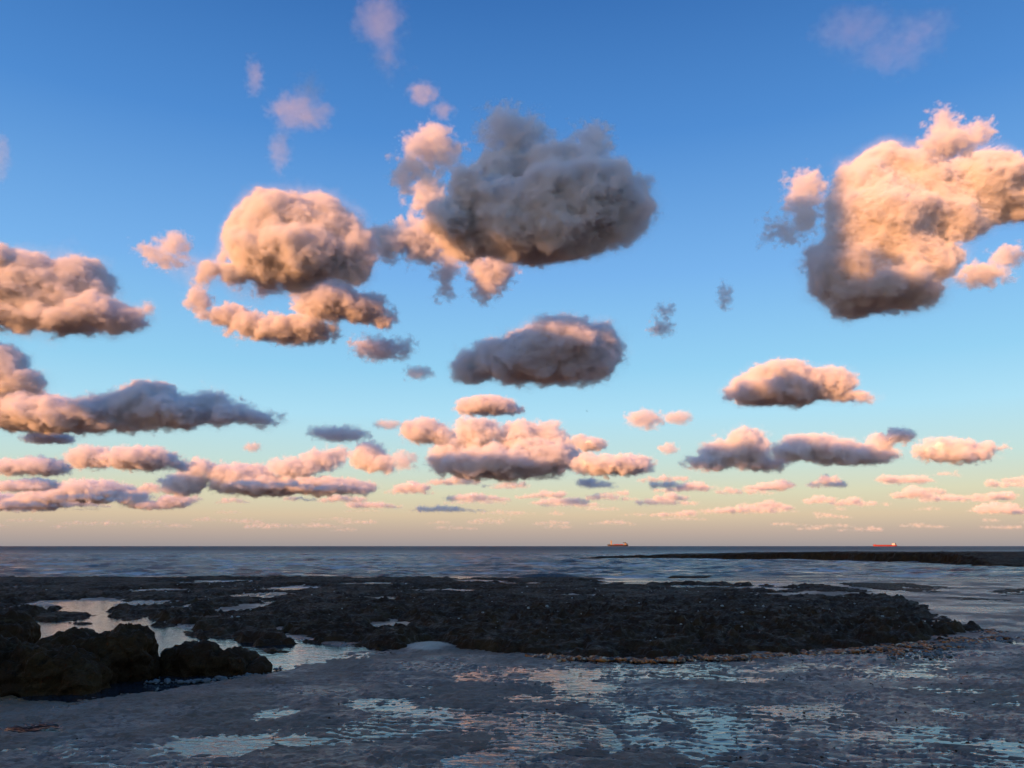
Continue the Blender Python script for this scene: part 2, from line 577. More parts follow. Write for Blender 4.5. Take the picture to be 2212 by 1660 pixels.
ISLETS = [([(55, 1332), (120, 1322), (200, 1326), (215, 1336), (150, 1344), (70, 1342)], 'flat weedy rock breaking the pool between the reef and the boulders'),
          ([(220, 1318), (300, 1322), (330, 1336), (270, 1342), (225, 1334)], 'low dark rock lying next to the flat rock in the pool'),
          ([(300, 1343), (370, 1344), (410, 1356), (360, 1360), (310, 1354)], 'small rock islet at the edge of the open channel'),
          ([(395, 1362), (440, 1368), (470, 1382), (430, 1386), (390, 1374)], 'low weedy rock poking into the open channel'),
          ([(20, 1352), (70, 1350), (84, 1360), (40, 1364)], 'small dark rock between the reef and the rounded reddish rock'),
          ([(130, 1344), (215, 1346), (240, 1353), (150, 1356)], 'narrow dark rock bar behind the biggest block'),
          ([(560, 1402), (600, 1400), (618, 1408), (575, 1411)], 'tiny flat rock near the mouth of the channel'),
          ([(470, 1358), (490, 1357), (496, 1363), (474, 1365)], 'tiny rock knob standing in the channel')]
for i, (pts, lab) in enumerate(ISLETS):
    poly = P(pts)
    ys_ = [q[1] for q in poly]
    reef('pool_rock', poly, log_rows(min(ys_) - 1, max(ys_) + 1, 0.004), 900, 0.80, 3, 0.05, 0.10, M_REEF, lab, 'rock', seed=30 + i, edge=0.3)


# ------------------------------------------------------------------ boulders
def boulder(name, blobs, label, seed, cat='boulder', rough=0.10):
    """blobs: (x, y, z, rx, ry, rz) on the ground; merged, then worn with noise."""
    bm = bmesh.new()
    for (x, y, z, a, b, c) in blobs:
        r = bmesh.ops.create_icosphere(bm, subdivisions=3, radius=1)
        for v in r['verts']:
            q = v.co
            # square the ball off so that the block keeps a flat top and steep sides
            e = [math.copysign(abs(t) ** 0.72, t) for t in q]
            v.co = Vector((x + a * e[0], y + b * e[1], z + c * e[2]))
    me = bpy.data.meshes.new(name)
    bm.to_mesh(me)
    bm.free()
    t = link('boulder_tmp', me)
    md = t.modifiers.new('r', 'REMESH')
    md.mode = 'VOXEL'
    md.voxel_size = 0.022
    dg = bpy.context.evaluated_depsgraph_get()
    m2 = bpy.data.meshes.new_from_object(t.evaluated_get(dg))
    bpy.data.objects.remove(t)
    n = len(m2.vertices)
    co = np.empty(n * 3, np.float32)
    m2.vertices.foreach_get('co', co)
    no = np.empty(n * 3, np.float32)
    m2.vertices.foreach_get('normal', no)
    co, no = co.reshape(-1, 3), no.reshape(-1, 3)
    off = Vector((seed * 3.1, seed * 1.7, seed * 5.3))
    d = np.empty(n, np.float32)
    for i in range(n):
        p = Vector(co[i]) + off
        a = mnoise.fractal(p * 2.3, 1.0, 2.0, 3)
        b = abs(mnoise.noise(p * 6.5))
        c = mnoise.fractal(p * 15.0, 0.8, 2.0, 2)
        vd_, _ = mnoise.voronoi(p * 4.2)
        crack = min(0.35, vd_[1] - vd_[0])
        rdg = 1 - 2 * abs(mnoise.noise(p * 3.4))
        rd2 = 1 - 2 * abs(mnoise.noise(p * 8.0 + off))
        d[i] = rough * (0.7 * a + 0.75 * rdg + 0.45 * rd2 + 0.30 * c + 0.8 * (crack - 0.2))
    co = co + no * d[:, None]
    m2.vertices.foreach_set('co', co.ravel())
    m2.polygons.foreach_set('use_smooth', np.ones(len(m2.polygons), bool))
    m2.update()
    m2.materials.clear()
    m2.materials.append(M_REEF)
    ob = link(name, m2)
    tag(ob, label, cat)
    return ob


g = lambda px, py: at(px, py)
a = g(160, 1480)
boulder('boulder', [(a.x - 0.02, a.y + 0.42, 0.20, 0.66, 0.40, 0.32), (a.x - 0.30, a.y + 0.45, 0.25, 0.36, 0.34, 0.28), (a.x + 0.36, a.y + 0.46, 0.26, 0.36, 0.30, 0.30),
                    (a.x - 0.05, a.y + 0.25, 0.10, 0.55, 0.35, 0.25)],
        'biggest block of rock, flat topped and steep sided, standing in the pool', 1)
a = g(45, 1502)
boulder('boulder', [(a.x - 0.15, a.y + 0.40, 0.10, 0.75, 0.42, 0.34), (a.x + 0.32, a.y + 0.34, 0.06, 0.42, 0.30, 0.22), (a.x - 0.9, a.y + 0.3, 0.15, 0.7, 0.5, 0.4)],
        'low dark rock mass spreading in front of the biggest block', 2)
a = g(0, 1440)
boulder('boulder', [(a.x - 0.22, a.y + 0.35, 0.22, 0.36, 0.40, 0.36), (a.x - 0.8, a.y + 0.4, 0.2, 0.6, 0.4, 0.42)],
        'rounded reddish rock behind the low rock mass', 3)
a = g(402, 1462)
boulder('boulder', [(a.x - 0.06, a.y + 0.34, 0.10, 0.34, 0.30, 0.24), (a.x + 0.30, a.y + 0.36, 0.06, 0.46, 0.26, 0.20), (a.x + 0.62, a.y + 0.34, 0.0, 0.30, 0.16, 0.13), (a.x - 0.15, a.y + 0.36, 0.22, 0.2, 0.2, 0.12)],
        'humped rock with a low tail next to the biggest block', 4, rough=0.09)
a = g(532, 1440)
boulder('boulder', [(a.x, a.y + 0.12, 0.02, 0.17, 0.13, 0.13)], 'small pointed rock at the tail of the humped rock', 5, rough=0.05)


# ------------------------------------------------------------------ stones and weed along the foot of the reef
def clumps(name, pts, mat, sizes, seed, flat=0.6, label=None):
    """Many little irregular lumps joined into one object."""
    rng = np.random.default_rng(seed)
    bm = bmesh.new()
    bmesh.ops.create_icosphere(bm, subdivisions=1, radius=1)
    bv = np.array([v.co[:] for v in bm.verts])
    bf = np.array([[v.index for v in f.verts] for f in bm.faces])
    bm.free()
    V, Fc = [], []
    n = len(bv)
    for i, (x, y, z) in enumerate(pts):
        s = sizes[0] + (sizes[1] - sizes[0]) * rng.random() ** 2
        v = bv * (1 + rng.uniform(-0.3, 0.3, (n, 1))) * np.array([s * rng.uniform(0.8, 1.7), s * rng.uniform(0.8, 1.3), s * flat * rng.uniform(0.6, 1.2)])
        th = rng.uniform(0, 6.28)
        v = v @ np.array([[math.cos(th), math.sin(th), 0], [-math.sin(th), math.cos(th), 0], [0, 0, 1]])
        V.append(v + np.array([x, y, z + 0.25 * s]))
        Fc.append(bf + i * n)
    ob = link(name, mesh_from(name, np.concatenate(V), np.concatenate(Fc), mat, False))
    tag(ob, label, None, None, 'stuff')
    return ob


def weed_build(nt, p, out):
    pos = nt.node('ShaderNodeNewGeometry').outputs['Position']
    n = nt.noise(pos, 7.0, 3, 0.6)
    c = nt.mixc(nt.remap(n, 0.42, 0.58), (0.05, 0.025, 0.012, 1), (0.50, 0.135, 0.014, 1))
    c = nt.mixc(nt.remap(nt.noise(pos, 13.0, 2, 0.5), 0.58, 0.66), c, (0.66, 0.45, 0.27, 1))
    nt.plug(p.inputs['Base Color'], c)
    p.inputs['Roughness'].default_value = 0.5


M_WEED = material('orange_weed', weed_build)
rng = np.random.default_rng(3)


def along(path, n, spread):
    path = np.array(path)
    seg = np.linalg.norm(np.diff(path, axis=0), axis=1)
    cum = np.concatenate([[0], np.cumsum(seg)])
    out = []
    for i in range(n):
        t = rng.uniform(0, cum[-1])
        k = min(np.searchsorted(cum, t, 'right') - 1, len(seg) - 1)
        q = path[k] + (path[k + 1] - path[k]) * ((t - cum[k]) / seg[k])
        out.append((q[0] + rng.normal(0, spread * 0.6), q[1] + rng.normal(0, spread)))
    return out


edge_a = P([(1150, 1421), (1280, 1427), (1400, 1430)])
edge_b = P([(1420, 1428), (1560, 1424), (1700, 1418), (1800, 1411), (1900, 1403)])
edge_c = P([(1880, 1408), (1960, 1398), (2050, 1389), (2120, 1378), (2165, 1366)])
pts = [(x, y, 0.01) for x, y in along(edge_a, 600, 0.12) + along(edge_b, 1000, 0.12) + along(edge_c, 1900, 0.30)
       if perlin(np.array([x * 1.7]), np.array([y * 1.7]), 5)[0] > -0.12 + 0.3 * rng.random() - 0.15]
clumps('seaweed', pts, M_WEED, (0.012, 0.06), 4, 0.6)
M_STONE = plain('grey_flint', (0.16, 0.15, 0.14), 0.55)
pts = [(x, y, 0.012) for x, y in along(P([(1880, 1425), (2000, 1418), (2150, 1385), (2230, 1372)]), 260, 0.22)]
pts += [(x, y, 0.012) for x, y in along(P([(320, 1478), (430, 1474), (540, 1462), (600, 1448)]), 120, 0.08)]
clumps('gravel', pts, M_STONE, (0.012, 0.045), 5, 0.7)
# little dark worm casts dotted over the damp sand
pts = []
while len(pts) < 900:
    x, y = rng.uniform(-7, 9), rng.uniform(5.5, 14)
    if rng.random() < 0.2 + 0.8 * min(1, max(0, (x + 1) / 4)):
        pts.append((x, y, 0.012 + 0.045 * float(sstep(4.5, 9.0, x - 0.25 * (y - 8)))))
clumps('dark_grit', pts, M_REEF, (0.004, 0.013), 6, 0.8)
# pale shells and chalk chips on the reef top
pts = []
while len(pts) < 220:
    y = rng.uniform(13.5, 34)
    x = rng.uniform(-0.55, 0.6) * y
    if poly_sdf(np.array([x]), np.array([y]), REEF)[0] > 0.6:
        pts.append((x, y, 0.20 + rng.uniform(-0.02, 0.06)))
clumps('shell_grit', pts, M_CHALK, (0.008, 0.035), 8, 0.7)

# ------------------------------------------------------------------ headland behind the beach, low and out of view
rows = np.linspace(0, 1, 40)
nx = 160
t = np.linspace(-420, 300, nx)
X = np.repeat(t[None, :], 40, 0)
prof = np.concatenate([np.linspace(-0.5, 0.3, 6), np.linspace(0.3, 9, 18)[1:], np.linspace(9, 10, 17)])
yy = np.concatenate([np.linspace(-24, -36, 6), np.linspace(-36, -41, 18)[1:], np.linspace(-41, -240, 17)])
Zp = np.repeat(prof[:, None], nx, 1) * (1 + 0.10 * fbm(X * 0.02, np.repeat(rows[:, None], nx, 1), 3, 200))
Yp = np.repeat(yy[:, None], nx, 1) + 3.0 * fbm(X * 0.05, np.repeat(rows[:, None] * 3, nx, 1), 4, 210)
idx = np.arange(40 * nx).reshape(40, nx)
F = np.stack([idx[:-1, :-1], idx[1:, :-1], idx[1:, 1:], idx[:-1, 1:]], -1).reshape(-1, 4)
ob = link('cliff', mesh_from('cliff', np.stack([X.ravel(), Yp.ravel(), Zp.ravel()], 1), F, M_CHALK))
tag(ob, kind='structure')

# ------------------------------------------------------------------ ships
M_RED = plain('red_hull_paint', (0.36, 0.055, 0.035), 0.5)
M_DARK = plain('dark_hull_paint', (0.05, 0.035, 0.03), 0.5)
M_WHITE = plain('white_ship_paint', (0.78, 0.74, 0.70), 0.4)
M_BUFF = plain('buff_ship_paint', (0.42, 0.27, 0.12), 0.5)
M_STEEL = plain('grey_steel', (0.2, 0.19, 0.18), 0.5)
M_GLASS = plain('window_glass', (0.02, 0.025, 0.03), 0.1)


def box(bm, x0, x1, y0, y1, z0, z1, bev=0.0):
    r = bmesh.ops.create_cube(bm, size=1)
    for v in r['verts']:
        v.co = Vector(((x0 + x1) / 2 + v.co.x * (x1 - x0), (y0 + y1) / 2 + v.co.y * (y1 - y0), (z0 + z1) / 2 + v.co.z * (z1 - z0)))
    if bev:
        bmesh.ops.bevel(bm, geom=list({e for v in r['verts'] for e in v.link_edges}), offset=bev, segments=1, affect='EDGES')


def part(name, bm, mat, parent):
    me = bpy.data.meshes.new(name)
    bm.to_mesh(me)
    bm.free()
    me.materials.append(mat)
    return link(name, me, parent)


def hull_mesh(L, B, D, draft, bow_rise, stern_rise):
    """A ship's hull along x (bow at -L/2): stations with flare, sheer, raised bow and stern."""
    n = 25
    V, Fc = [], []
    for i in range(n):
        u = i / (n - 1)
        x = -L / 2 + u * L
        wide = min(1, (u / 0.16) ** 0.6) * (1 if u < 0.9 else 1 - 0.25 * ((u - 0.9) / 0.1) ** 2)
        low = min(1, (u / 0.26) ** 0.8) * (1 if u < 0.85 else 1 - 0.6 * ((u - 0.85) / 0.15))
        top = D + bow_rise * max(0, 1 - u / 0.10) ** 0.5 * (u < 0.10) + stern_rise * (u > 0.9)
        rake = -0.03 * L * max(0, 1 - u / 0.12)
        for (f, z, dx) in ((0.0, -draft, 0), (low * 0.8, -draft * 0.9, 0), (low, 0.0, 0), (wide, D * 0.6, rake * 0.6), (wide, top, rake)):
            V.append((x + dx, f * B / 2, z))
        for (f, z, dx) in ((low * 0.8, -draft * 0.9, 0), (low, 0.0, 0), (wide, D * 0.6, rake * 0.6), (wide, top, rake)):
            V.append((x + dx, -f * B / 2, z))
    k = 9
    seq = [4, 3, 2, 1, 0, 5, 6, 7, 8]
    for i in range(n - 1):
        for a, b in list(zip(seq[:-1], seq[1:])) + [(8, 4)]:
            Fc.append((i * k + a, i * k + b, (i + 1) * k + b, (i + 1) * k + a))
    me = mesh_from('hull', V, Fc, None, False)
    bm = bmesh.new()
    bm.from_mesh(me)
    bm.faces.new([bm.verts[i] for i in range(0)] or [bm.verts[j] for j in (4, 3, 2, 1, 0, 5, 6, 7, 8)][::-1]) if False else None
    bmesh.ops.holes_fill(bm, edges=[e for e in bm.edges if e.is_boundary])
    bmesh.ops.recalc_face_normals(bm, faces=bm.faces)
    bm.to_mesh(me)
    bm.free()
    return me


def ship(loc, L, hull_mat, label, kind):
    root = link('cargo_ship', None, None, loc)
    tag(root, label, 'ship')
    B = L * 0.15
    D = L * (0.052 if kind == 'tanker' else 0.07)
    me = hull_mesh(L, B, D, L * 0.03, L * 0.025, L * 0.012)
    me.materials.append(hull_mat)
    link('hull', me, root)
    h = L / 2
    # accommodation block at the stern, bridge, funnel, mast
    ax0, ax1 = (h * 0.66, h * 0.84)
    bm = bmesh.new()
    box(bm, ax0, ax1, -B * .42, B * .42, D - 0.3, D + L * .062, 0.3)
    acc = part('deckhouse', bm, M_WHITE if kind == 'tanker' else M_BUFF, root)
    bm = bmesh.new()
    box(bm, ax0 - 0.8, ax1 - L * .02, -B * .52, B * .52, D + L * .062, D + L * .085, 0.2)
    br = part('bridge', bm, M_WHITE if kind == 'tanker' else M_STEEL, root)
    for k in range(6):
        bm = bmesh.new()
        y0 = -B * .45 + k * B * .155
        box(bm, ax0 - 0.95, ax0 - 0.75, y0, y0 + B * .12, D + L * .070, D + L * .079)
        part('window', bm, M_GLASS, br)
    bm = bmesh.new()
    box(bm, h * .87, h * .94, -B * .14, B * .14, D, D + L * .085, 0.5)
    part('funnel', bm, M_DARK, root)
    bm = bmesh.new()
    bmesh.ops.create_cone(bm, segments=8, radius1=L * .004, radius2=L * .002, depth=L * .05, cap_ends=True)
    for v in bm.verts:
        v.co += Vector(((ax0 + ax1) / 2, 0, D + L * .11))
    part('mast', bm, M_STEEL, root)
    bm = bmesh.new()
    box(bm, -h * .93, -h * .80, -B * .30, B * .30, D, D + L * .03, 0.3)
    part('forecastle', bm, hull_mat, root)
    if kind == 'tanker':
        for k in range(5):
            bm = bmesh.new()
            x0 = -h * .74 + k * h * .27
            box(bm, x0, x0 + h * .23, -B * .36, B * .36, D - .2, D + L * .014, 0.3)
            part('hatch_cover', bm, M_RED, root)
        bm = bmesh.new()
        bmesh.ops.create_cone(bm, segments=8, radius1=L * .004, radius2=L * .002, depth=L * .05, cap_ends=True)
        for v in bm.verts:
            v.co += Vector((-h * .86, 0, D + L * .045))
        part('foremast', bm, M_STEEL, root)
    else:
        # tall derrick frame over the bow, low cargo amidships, gantry by the stern
        for s in (-1, 1):
            bm = bmesh.new()
            box(bm, -h * .72, -h * .62, s * B * .30 - 1.2, s * B * .30 + 1.2, D - .2, D + L * .19, 0.2)
            part('derrick_post', bm, M_BUFF, root)
        bm = bmesh.new()
        box(bm, -h * .74, -h * .58, -B * .4, B * .4, D + L * .19, D + L * .205, 0.2)
        part('derrick_beam', bm, M_BUFF, root)
        for k in range(4):
            bm = bmesh.new()
            x0 = -h * .46 + k * h * .25
            box(bm, x0, x0 + h * .22, -B * .4, B * .4, D - .2, D + L * (.025 + .008 * (k % 2)), 0.3)
            part('hatch_cover', bm, M_RED, root)
        bm = bmesh.new()
        box(bm, h * .50, h * .80, -B * .3, B * .3, D + L * .10, D + L * .125, 0.3)
        part('crane_jib', bm, M_DARK, root)
        bm = bmesh.new()
        box(bm, h * .72, h * .80, -B * .1, B * .1, D + L * .08, D + L * .11, 0.2)
        part('crane_post', bm, M_DARK, root)
    return root


def far_at(px, Yd):
    r = ray(px, 1180)
    return Vector((r.x / r.y * Yd, Yd, 0))


ship(far_at(1335, 7600), 180, M_DARK, 'dark cargo ship with deck cranes on the horizon', 'cranes')
ship(far_at(1912, 4600), 125, M_RED, 'red hulled tanker with a white deckhouse on the horizon', 'tanker')

# ------------------------------------------------------------------ bird
bv = [(0, -.24, .02), (0, -.10, .06), (0, .10, .05), (0, .30, .03), (.05, -.08, .01), (.055, .08, .0), (.03, .3, .02), (-.05, -.08, .01), (-.055, .08, .0), (-.03, .3, .02), (0, 0, -.06),
      (.25, -.06, .11), (.26, .06, .10), (.55, .06, .02), (-.25, -.06, .11), (-.26, .06, .10), (-.55, .06, .02)]
bf = [(0, 1, 4), (0, 7, 1), (1, 2, 5), (1, 5, 4), (2, 3, 6), (2, 6, 5), (1, 8, 2), (1, 7, 8), (2, 9, 3), (2, 8, 9), (0, 4, 10), (0, 10, 7), (4, 5, 10), (7, 10, 8), (5, 6, 10), (8, 10, 9), (6, 3, 10), (3, 9, 10),
      (4, 11, 12), (4, 12, 5), (11, 13, 12), (7, 15, 14), (7, 8, 15), (14, 15, 16)]
ob = link('bird', mesh_from('bird', bv, bf, M_DARK, True))
r = ray(1268, 888)
ob.location = Vector((0, 0, CAM_Z)) + r * (230 / r.y)
ob.rotation_euler = (0.1, 0.25, 0.9)
tag(ob, 'lone dark bird gliding in the clear sky over the sea', 'bird')

# ------------------------------------------------------------------ clouds
def vapour_material(name, dens, g=0.0, col=(0.975, 0.97, 0.99)):
    def b(nt, p, out):
        nt.N.remove(p)
        v = nt.node('ShaderNodeVolumePrincipled')
        v.inputs['Color'].default_value = (*col, 1)
        v.inputs['Density'].default_value = dens
        v.inputs['Anisotropy'].default_value = g
        nt.L.new(v.outputs[0], out.inputs['Volume'])
    return material(name, b)


def core_build(nt, p, out):
    nt.N.remove(p)
    d = nt.node('ShaderNodeBsdfDiffuse')
    d.inputs['Color'].default_value = (0.85, 0.84, 0.89, 1)
    nt.L.new(d.outputs[0], out.inputs['Surface'])


M_CORE = material('cloud_core', core_build)
M_VAP = vapour_material('cloud_vapour', 0.21, -0.25)
M_THIN = vapour_material('cloud_thin_vapour', 0.014, -0.25)
M_WISP = vapour_material('cloud_ragged_vapour', 0.115, -0.25)


def cloud_field(nt, lobes, seed, amp, w, base, rough, fine=True):
    """Depth inside the cloud (in its own units) as a field over space."""
    pos = nt.node('GeometryNodeInputPosition').outputs[0]
    sh = nt.vec('ADD', pos, (seed * 37.7, seed * 71.3, seed * 13.9))
    warp = nt.noise(sh, 0.45 / amp, 1.0, 0.5, out='Color')
    wv = nt.vec('SUBTRACT', warp, (0.5, 0.5, 0.5))
    sc = nt.node('ShaderNodeVectorMath', operation='SCALE')
    nt.plug(sc.inputs[0], wv)
    sc.inputs['Scale'].default_value = amp * 1.6 * rough
    q = nt.vec('ADD', pos, sc.outputs[0])
    f = None
    for (cx, cy, cz, rx, ry, rz) in lobes:
        r = min(rx, ry, rz) * 0.5 + 0.5 * (rx * ry * rz) ** (1 / 3)
        l = nt.vec('LENGTH', nt.vec('DIVIDE', nt.vec('SUBTRACT', q, (cx, cy, cz)), (rx, ry, rz)))
        g = nt.math('MULTIPLY_ADD', l, -r, r)
        f = g if f is None else nt.math('SMOOTH_MAX', f, g, amp * 1.1)
    if base is not None:
        z = nt.node('ShaderNodeSeparateXYZ')
        nt.plug(z.inputs[0], q)
        fl = nt.math('SUBTRACT', z.outputs['Z'], base)
        f = nt.math('SMOOTH_MIN', f, fl, amp * 1.0)
    if not fine:
        n = nt.noise(sh, 0.4 / amp, 1.0, 0.66, 0.0)
        return nt.math('MULTIPLY_ADD', n, amp * 3.2 * rough, nt.math('SUBTRACT', f, amp * 1.6 * rough))
    vo = nt.node('ShaderNodeTexVoronoi')
    nt.plug(vo.inputs['Vector'], nt.vec('ADD', sh, sc.outputs[0]))
    vo.inputs['Scale'].default_value = 0.5 / amp
    vo.inputs['Detail'].default_value = 0.0
    vo.normalize = True
    f = nt.math('MULTIPLY_ADD', vo.outputs['Distance'], -amp * 0.8, nt.math('ADD', f, amp * 0.36))
    n = nt.noise(sh, 0.4 / amp, 6.0, 0.66, 0.0)
    f = nt.math('MULTIPLY_ADD', n, amp * 2.7 * rough, nt.math('SUBTRACT', f, amp * 1.35 * rough))
    e = nt.noise(nt.vec('MULTIPLY', sh, (0.8, 0.8, 1.2)), 0.15, 5.0, 0.70, 0.4)
    k = min(6.0, amp * 0.85) * 3.1 * rough
    return nt.math('MULTIPLY_ADD', e, k, nt.math('SUBTRACT', f, k * 0.5))


def new_gn(name):
    g = bpy.data.node_groups.new(name, 'GeometryNodeTree')
    g.interface.new_socket('Geometry', in_out='INPUT', socket_type='NodeSocketGeometry')
    g.interface.new_socket('Geometry', in_out='OUTPUT', socket_type='NodeSocketGeometry')
    return g, NT(g)


def cube(nt, dens, lo, hi, vox):
    vc = nt.node('GeometryNodeVolumeCube')
    nt.plug(vc.inputs['Density'], dens)
    vc.inputs['Min'].default_value = lo
    vc.inputs['Max'].default_value = hi
    for k, a in enumerate('XYZ'):
        vc.inputs['Resolution ' + a].default_value = max(8, int((hi[k] - lo[k]) / vox))
    return vc.outputs[0]


ALL_CLOUDS = []


def cloud(spec, label=None, group=None, H=900.0, dist=None, kind='full', flat=True, amp=None, rough=1.0, seed=None, dmul=1.0, depth=1.0, vox=1.2):
    """spec: lobes as (x, y, rx, ry[, depth offset]) measured on the photograph's 2212 x 1660 view. H: altitude of the base."""
    seed = seed if seed is not None else len(ALL_CLOUDS) + 1
    rnd = random.Random(seed * 7919)
    ybot = max(l[1] + l[3] for l in spec)
    xc = sum(l[0] * l[2] for l in spec) / sum(l[2] for l in spec)
    d = ray(xc, ybot)
    Y = dist if dist else (H - CAM_Z) / d.z * d.y
    c, s = math.cos(PITCH), math.sin(PITCH)

    def hit(px, py):
        r = ray(px, py)
        return r * (Y / r.y) + Vector((0, 0, CAM_Z))
    yc = sum(l[1] * l[2] for l in spec) / sum(l[2] for l in spec)
    O = hit(xc, yc)
    mpp = (hit(xc + 1, yc) - hit(xc - 1, yc)).x / 2 * 2212 / 1024       # metres per picture pixel there
    k = 1024 / 2212
    lobes = []
    for l in spec:
        p = (hit(l[0], l[1]) - O) / mpp
        rx, rz = l[2] * k, l[3] * k * (hit(l[0], l[1] - 1) - hit(l[0], l[1])).length / (mpp * k)
        ry = (0.6 * rx + 0.4 * math.sqrt(rx * rz)) * depth
        off = (l[4] * k if len(l) > 4 else rnd.uniform(-0.35, 0.35) * ry)
        lobes.append((p.x, off, p.z, rx, ry, rz))
    build_cloud(O, mpp, lobes, label, group, kind, flat, amp, rough, seed, vox, dmul)


def build_cloud(O, mpp, lobes, label, group, kind, flat, amp, rough, seed, vox, dmul=1.0):
    rbig = max(min(a[3], a[5]) for a in lobes)
    A = amp if amp else max(1.6, 0.36 * rbig)
    w = max(1.8, 0.20 * A + 1.6)
    if kind == 'wisp':
        w = max(2.4, 0.95 * A)
    if kind == 'thin':
        w = max(4.0, 1.5 * A)
    base = None
    if flat:
        # one sees the underside from below: the far rim of the flat base makes the lower outline
        te = (O.z - CAM_Z) / math.hypot(O.x, O.y)
        reach = max(a[1] + a[4] for a in lobes)
        base = min(a[2] - a[5] for a in lobes) + min(0.62 * reach * te, 0.55 * rbig)
    m = 1.3 * A
    lo = tuple(min(a[i] - a[i + 3] for a in lobes) - m for i in range(3))
    hi = tuple(max(a[i] + a[i + 3] for a in lobes) + m for i in range(3))
    if base is not None:
        lo = (lo[0], lo[1], base - m)
    # fine vapour: a voxel grid
    if kind != 'full':
        rough *= 1.6
    elif rbig < 13:
        rough *= 1.3
    g, nt = new_gn('cloud_vapour')
    f = cloud_field(nt, lobes, seed, A, w, base, rough)
    dens = nt.remap(f, 0.0, w, 0.0, dmul)
    if kind == 'full':
        # thin torn haze round the edge
        dens = nt.math('ADD', dens, nt.remap(f, -0.75 * A, 0.2 * A, 0.0, 0.035 * dmul))
    if kind == 'full':
        # let go of the empty interior, which the dense core fills
        pass
    vol = cube(nt, dens, lo, hi, vox if kind == 'full' else vox * 1.05)
    sm = nt.node('GeometryNodeSetMaterial')
    sm.inputs['Material'].default_value = {'full': M_VAP, 'wisp': M_WISP, 'thin': M_THIN}[kind]
    nt.plug(sm.inputs['Geometry'], vol)
    out = nt.node('NodeGroupOutput')
    nt.plug(out.inputs[0], sm.outputs[0])
    vd = bpy.data.volumes.new('vapour')
    vd.materials.append(sm.inputs['Material'].default_value)
    vd.render.space = 'OBJECT'
    if kind == 'full':
        g2, nt2 = new_gn('cloud_core')
        f2 = cloud_field(nt2, lobes, seed, A, w, base, rough, fine=False)
        v2 = cube(nt2, nt2.math('ADD', f2, 100.0), lo, hi, 2.6 if rbig > 12 else 1.6)
        tm = nt2.node('GeometryNodeVolumeToMesh')
        nt2.plug(tm.inputs['Volume'], v2)
        tm.inputs['Threshold'].default_value = 100.0 + w * 0.9 + 1.3 * A
        tm.inputs['Adaptivity'].default_value = 0.05
        ss = nt2.node('GeometryNodeSetShadeSmooth')
        nt2.plug(ss.inputs['Geometry'], tm.outputs[0])
        o2 = nt2.node('NodeGroupOutput')
        nt2.plug(o2.inputs[0], ss.outputs[0])
        tmp = link('cloud_tmp', bpy.data.meshes.new('cloud_tmp'))
        md = tmp.modifiers.new('f', 'NODES')
        md.node_group = g2
        ALL_CLOUDS.append(dict(tmp=tmp, vd=vd, g=g, O=O, mpp=mpp, label=label, group=group, kind=kind, g2=g2))
    else:
        ALL_CLOUDS.append(dict(tmp=None, vd=vd, g=g, O=O, mpp=mpp, label=label, group=group, kind=kind))


def shade_cloud(target, t, size, label, mpp=6.0, rh=None):
    """A broad cloud added out of view, between the sun and TARGET, to shade it."""
    O = Vector(target) + SUN_DIR * t
    r = random.Random(int(t))
    across = Vector((-SUN_DIR.y, SUN_DIR.x, 0)).normalized()
    rh = (rh or max(size[1] * 1.05, size[0] / 5)) / mpp
    lobes = []
    for k in range(7):
        q = across * ((k - 3) / 3 * size[0] / mpp)
        lobes.append((q.x, q.y, r.uniform(-.25, .25) * size[1] / mpp, rh * r.uniform(.9, 1.2), rh * r.uniform(.9, 1.2), size[1] / mpp * r.uniform(.75, 1.0)))
    build_cloud(O, mpp, lobes, label, None, 'full', False, None, 1.0, len(ALL_CLOUDS) + 1, 3.0)


def keep_largest(me):
    """Drop stray crumbs of a cloud's core; the vapour stays where they were."""
    n = len(me.vertices)
    if not n:
        return
    e = np.empty(len(me.edges) * 2, np.int32)
    me.edges.foreach_get('vertices', e)
    a, b = e[0::2], e[1::2]
    lab = np.arange(n)
    while True:
        new = lab.copy()
        m = np.minimum(lab[a], lab[b])
        np.minimum.at(new, a, m)
        np.minimum.at(new, b, m)
        new = new[new]
        if (new == lab).all():
            break
        lab = new
    u, cnt = np.unique(lab, return_counts=True)
    if len(u) > 1:
        bm = bmesh.new()
        bm.from_mesh(me)
        big = u[cnt.argmax()]
        bm.verts.ensure_lookup_table()
        bmesh.ops.delete(bm, geom=[bm.verts[int(i)] for i in np.nonzero(lab != big)[0]], context='VERTS')
        bm.to_mesh(me)
        bm.free()


def finish_clouds():
    dg = bpy.context.evaluated_depsgraph_get()
    for c in ALL_CLOUDS:
        if c['tmp'] is not None:
            me = bpy.data.meshes.new_from_object(c['tmp'].evaluated_get(dg))
            me.name = 'cloud'
            keep_largest(me)
            me.materials.clear()
            me.materials.append(M_CORE)
            c['me'] = me
    for c in ALL_CLOUDS:
        if c['tmp'] is not None:
            bpy.data.objects.remove(c['tmp'])
            bpy.data.node_groups.remove(c['g2'])
    for c in ALL_CLOUDS:
        if c['kind'] == 'full' and len(c['me'].polygons):
            o = link('cloud', c['me'], None, c['O'])
            v = link('vapour', c['vd'], o)
        else:
            o = v = link('cloud', c['vd'], None, c['O'])
        o.scale = (c['mpp'],) * 3
        md = v.modifiers.new('vapour', 'NODES')
        md.node_group = c['g']
        tag(o, c['label'], 'cloud', c['group'])


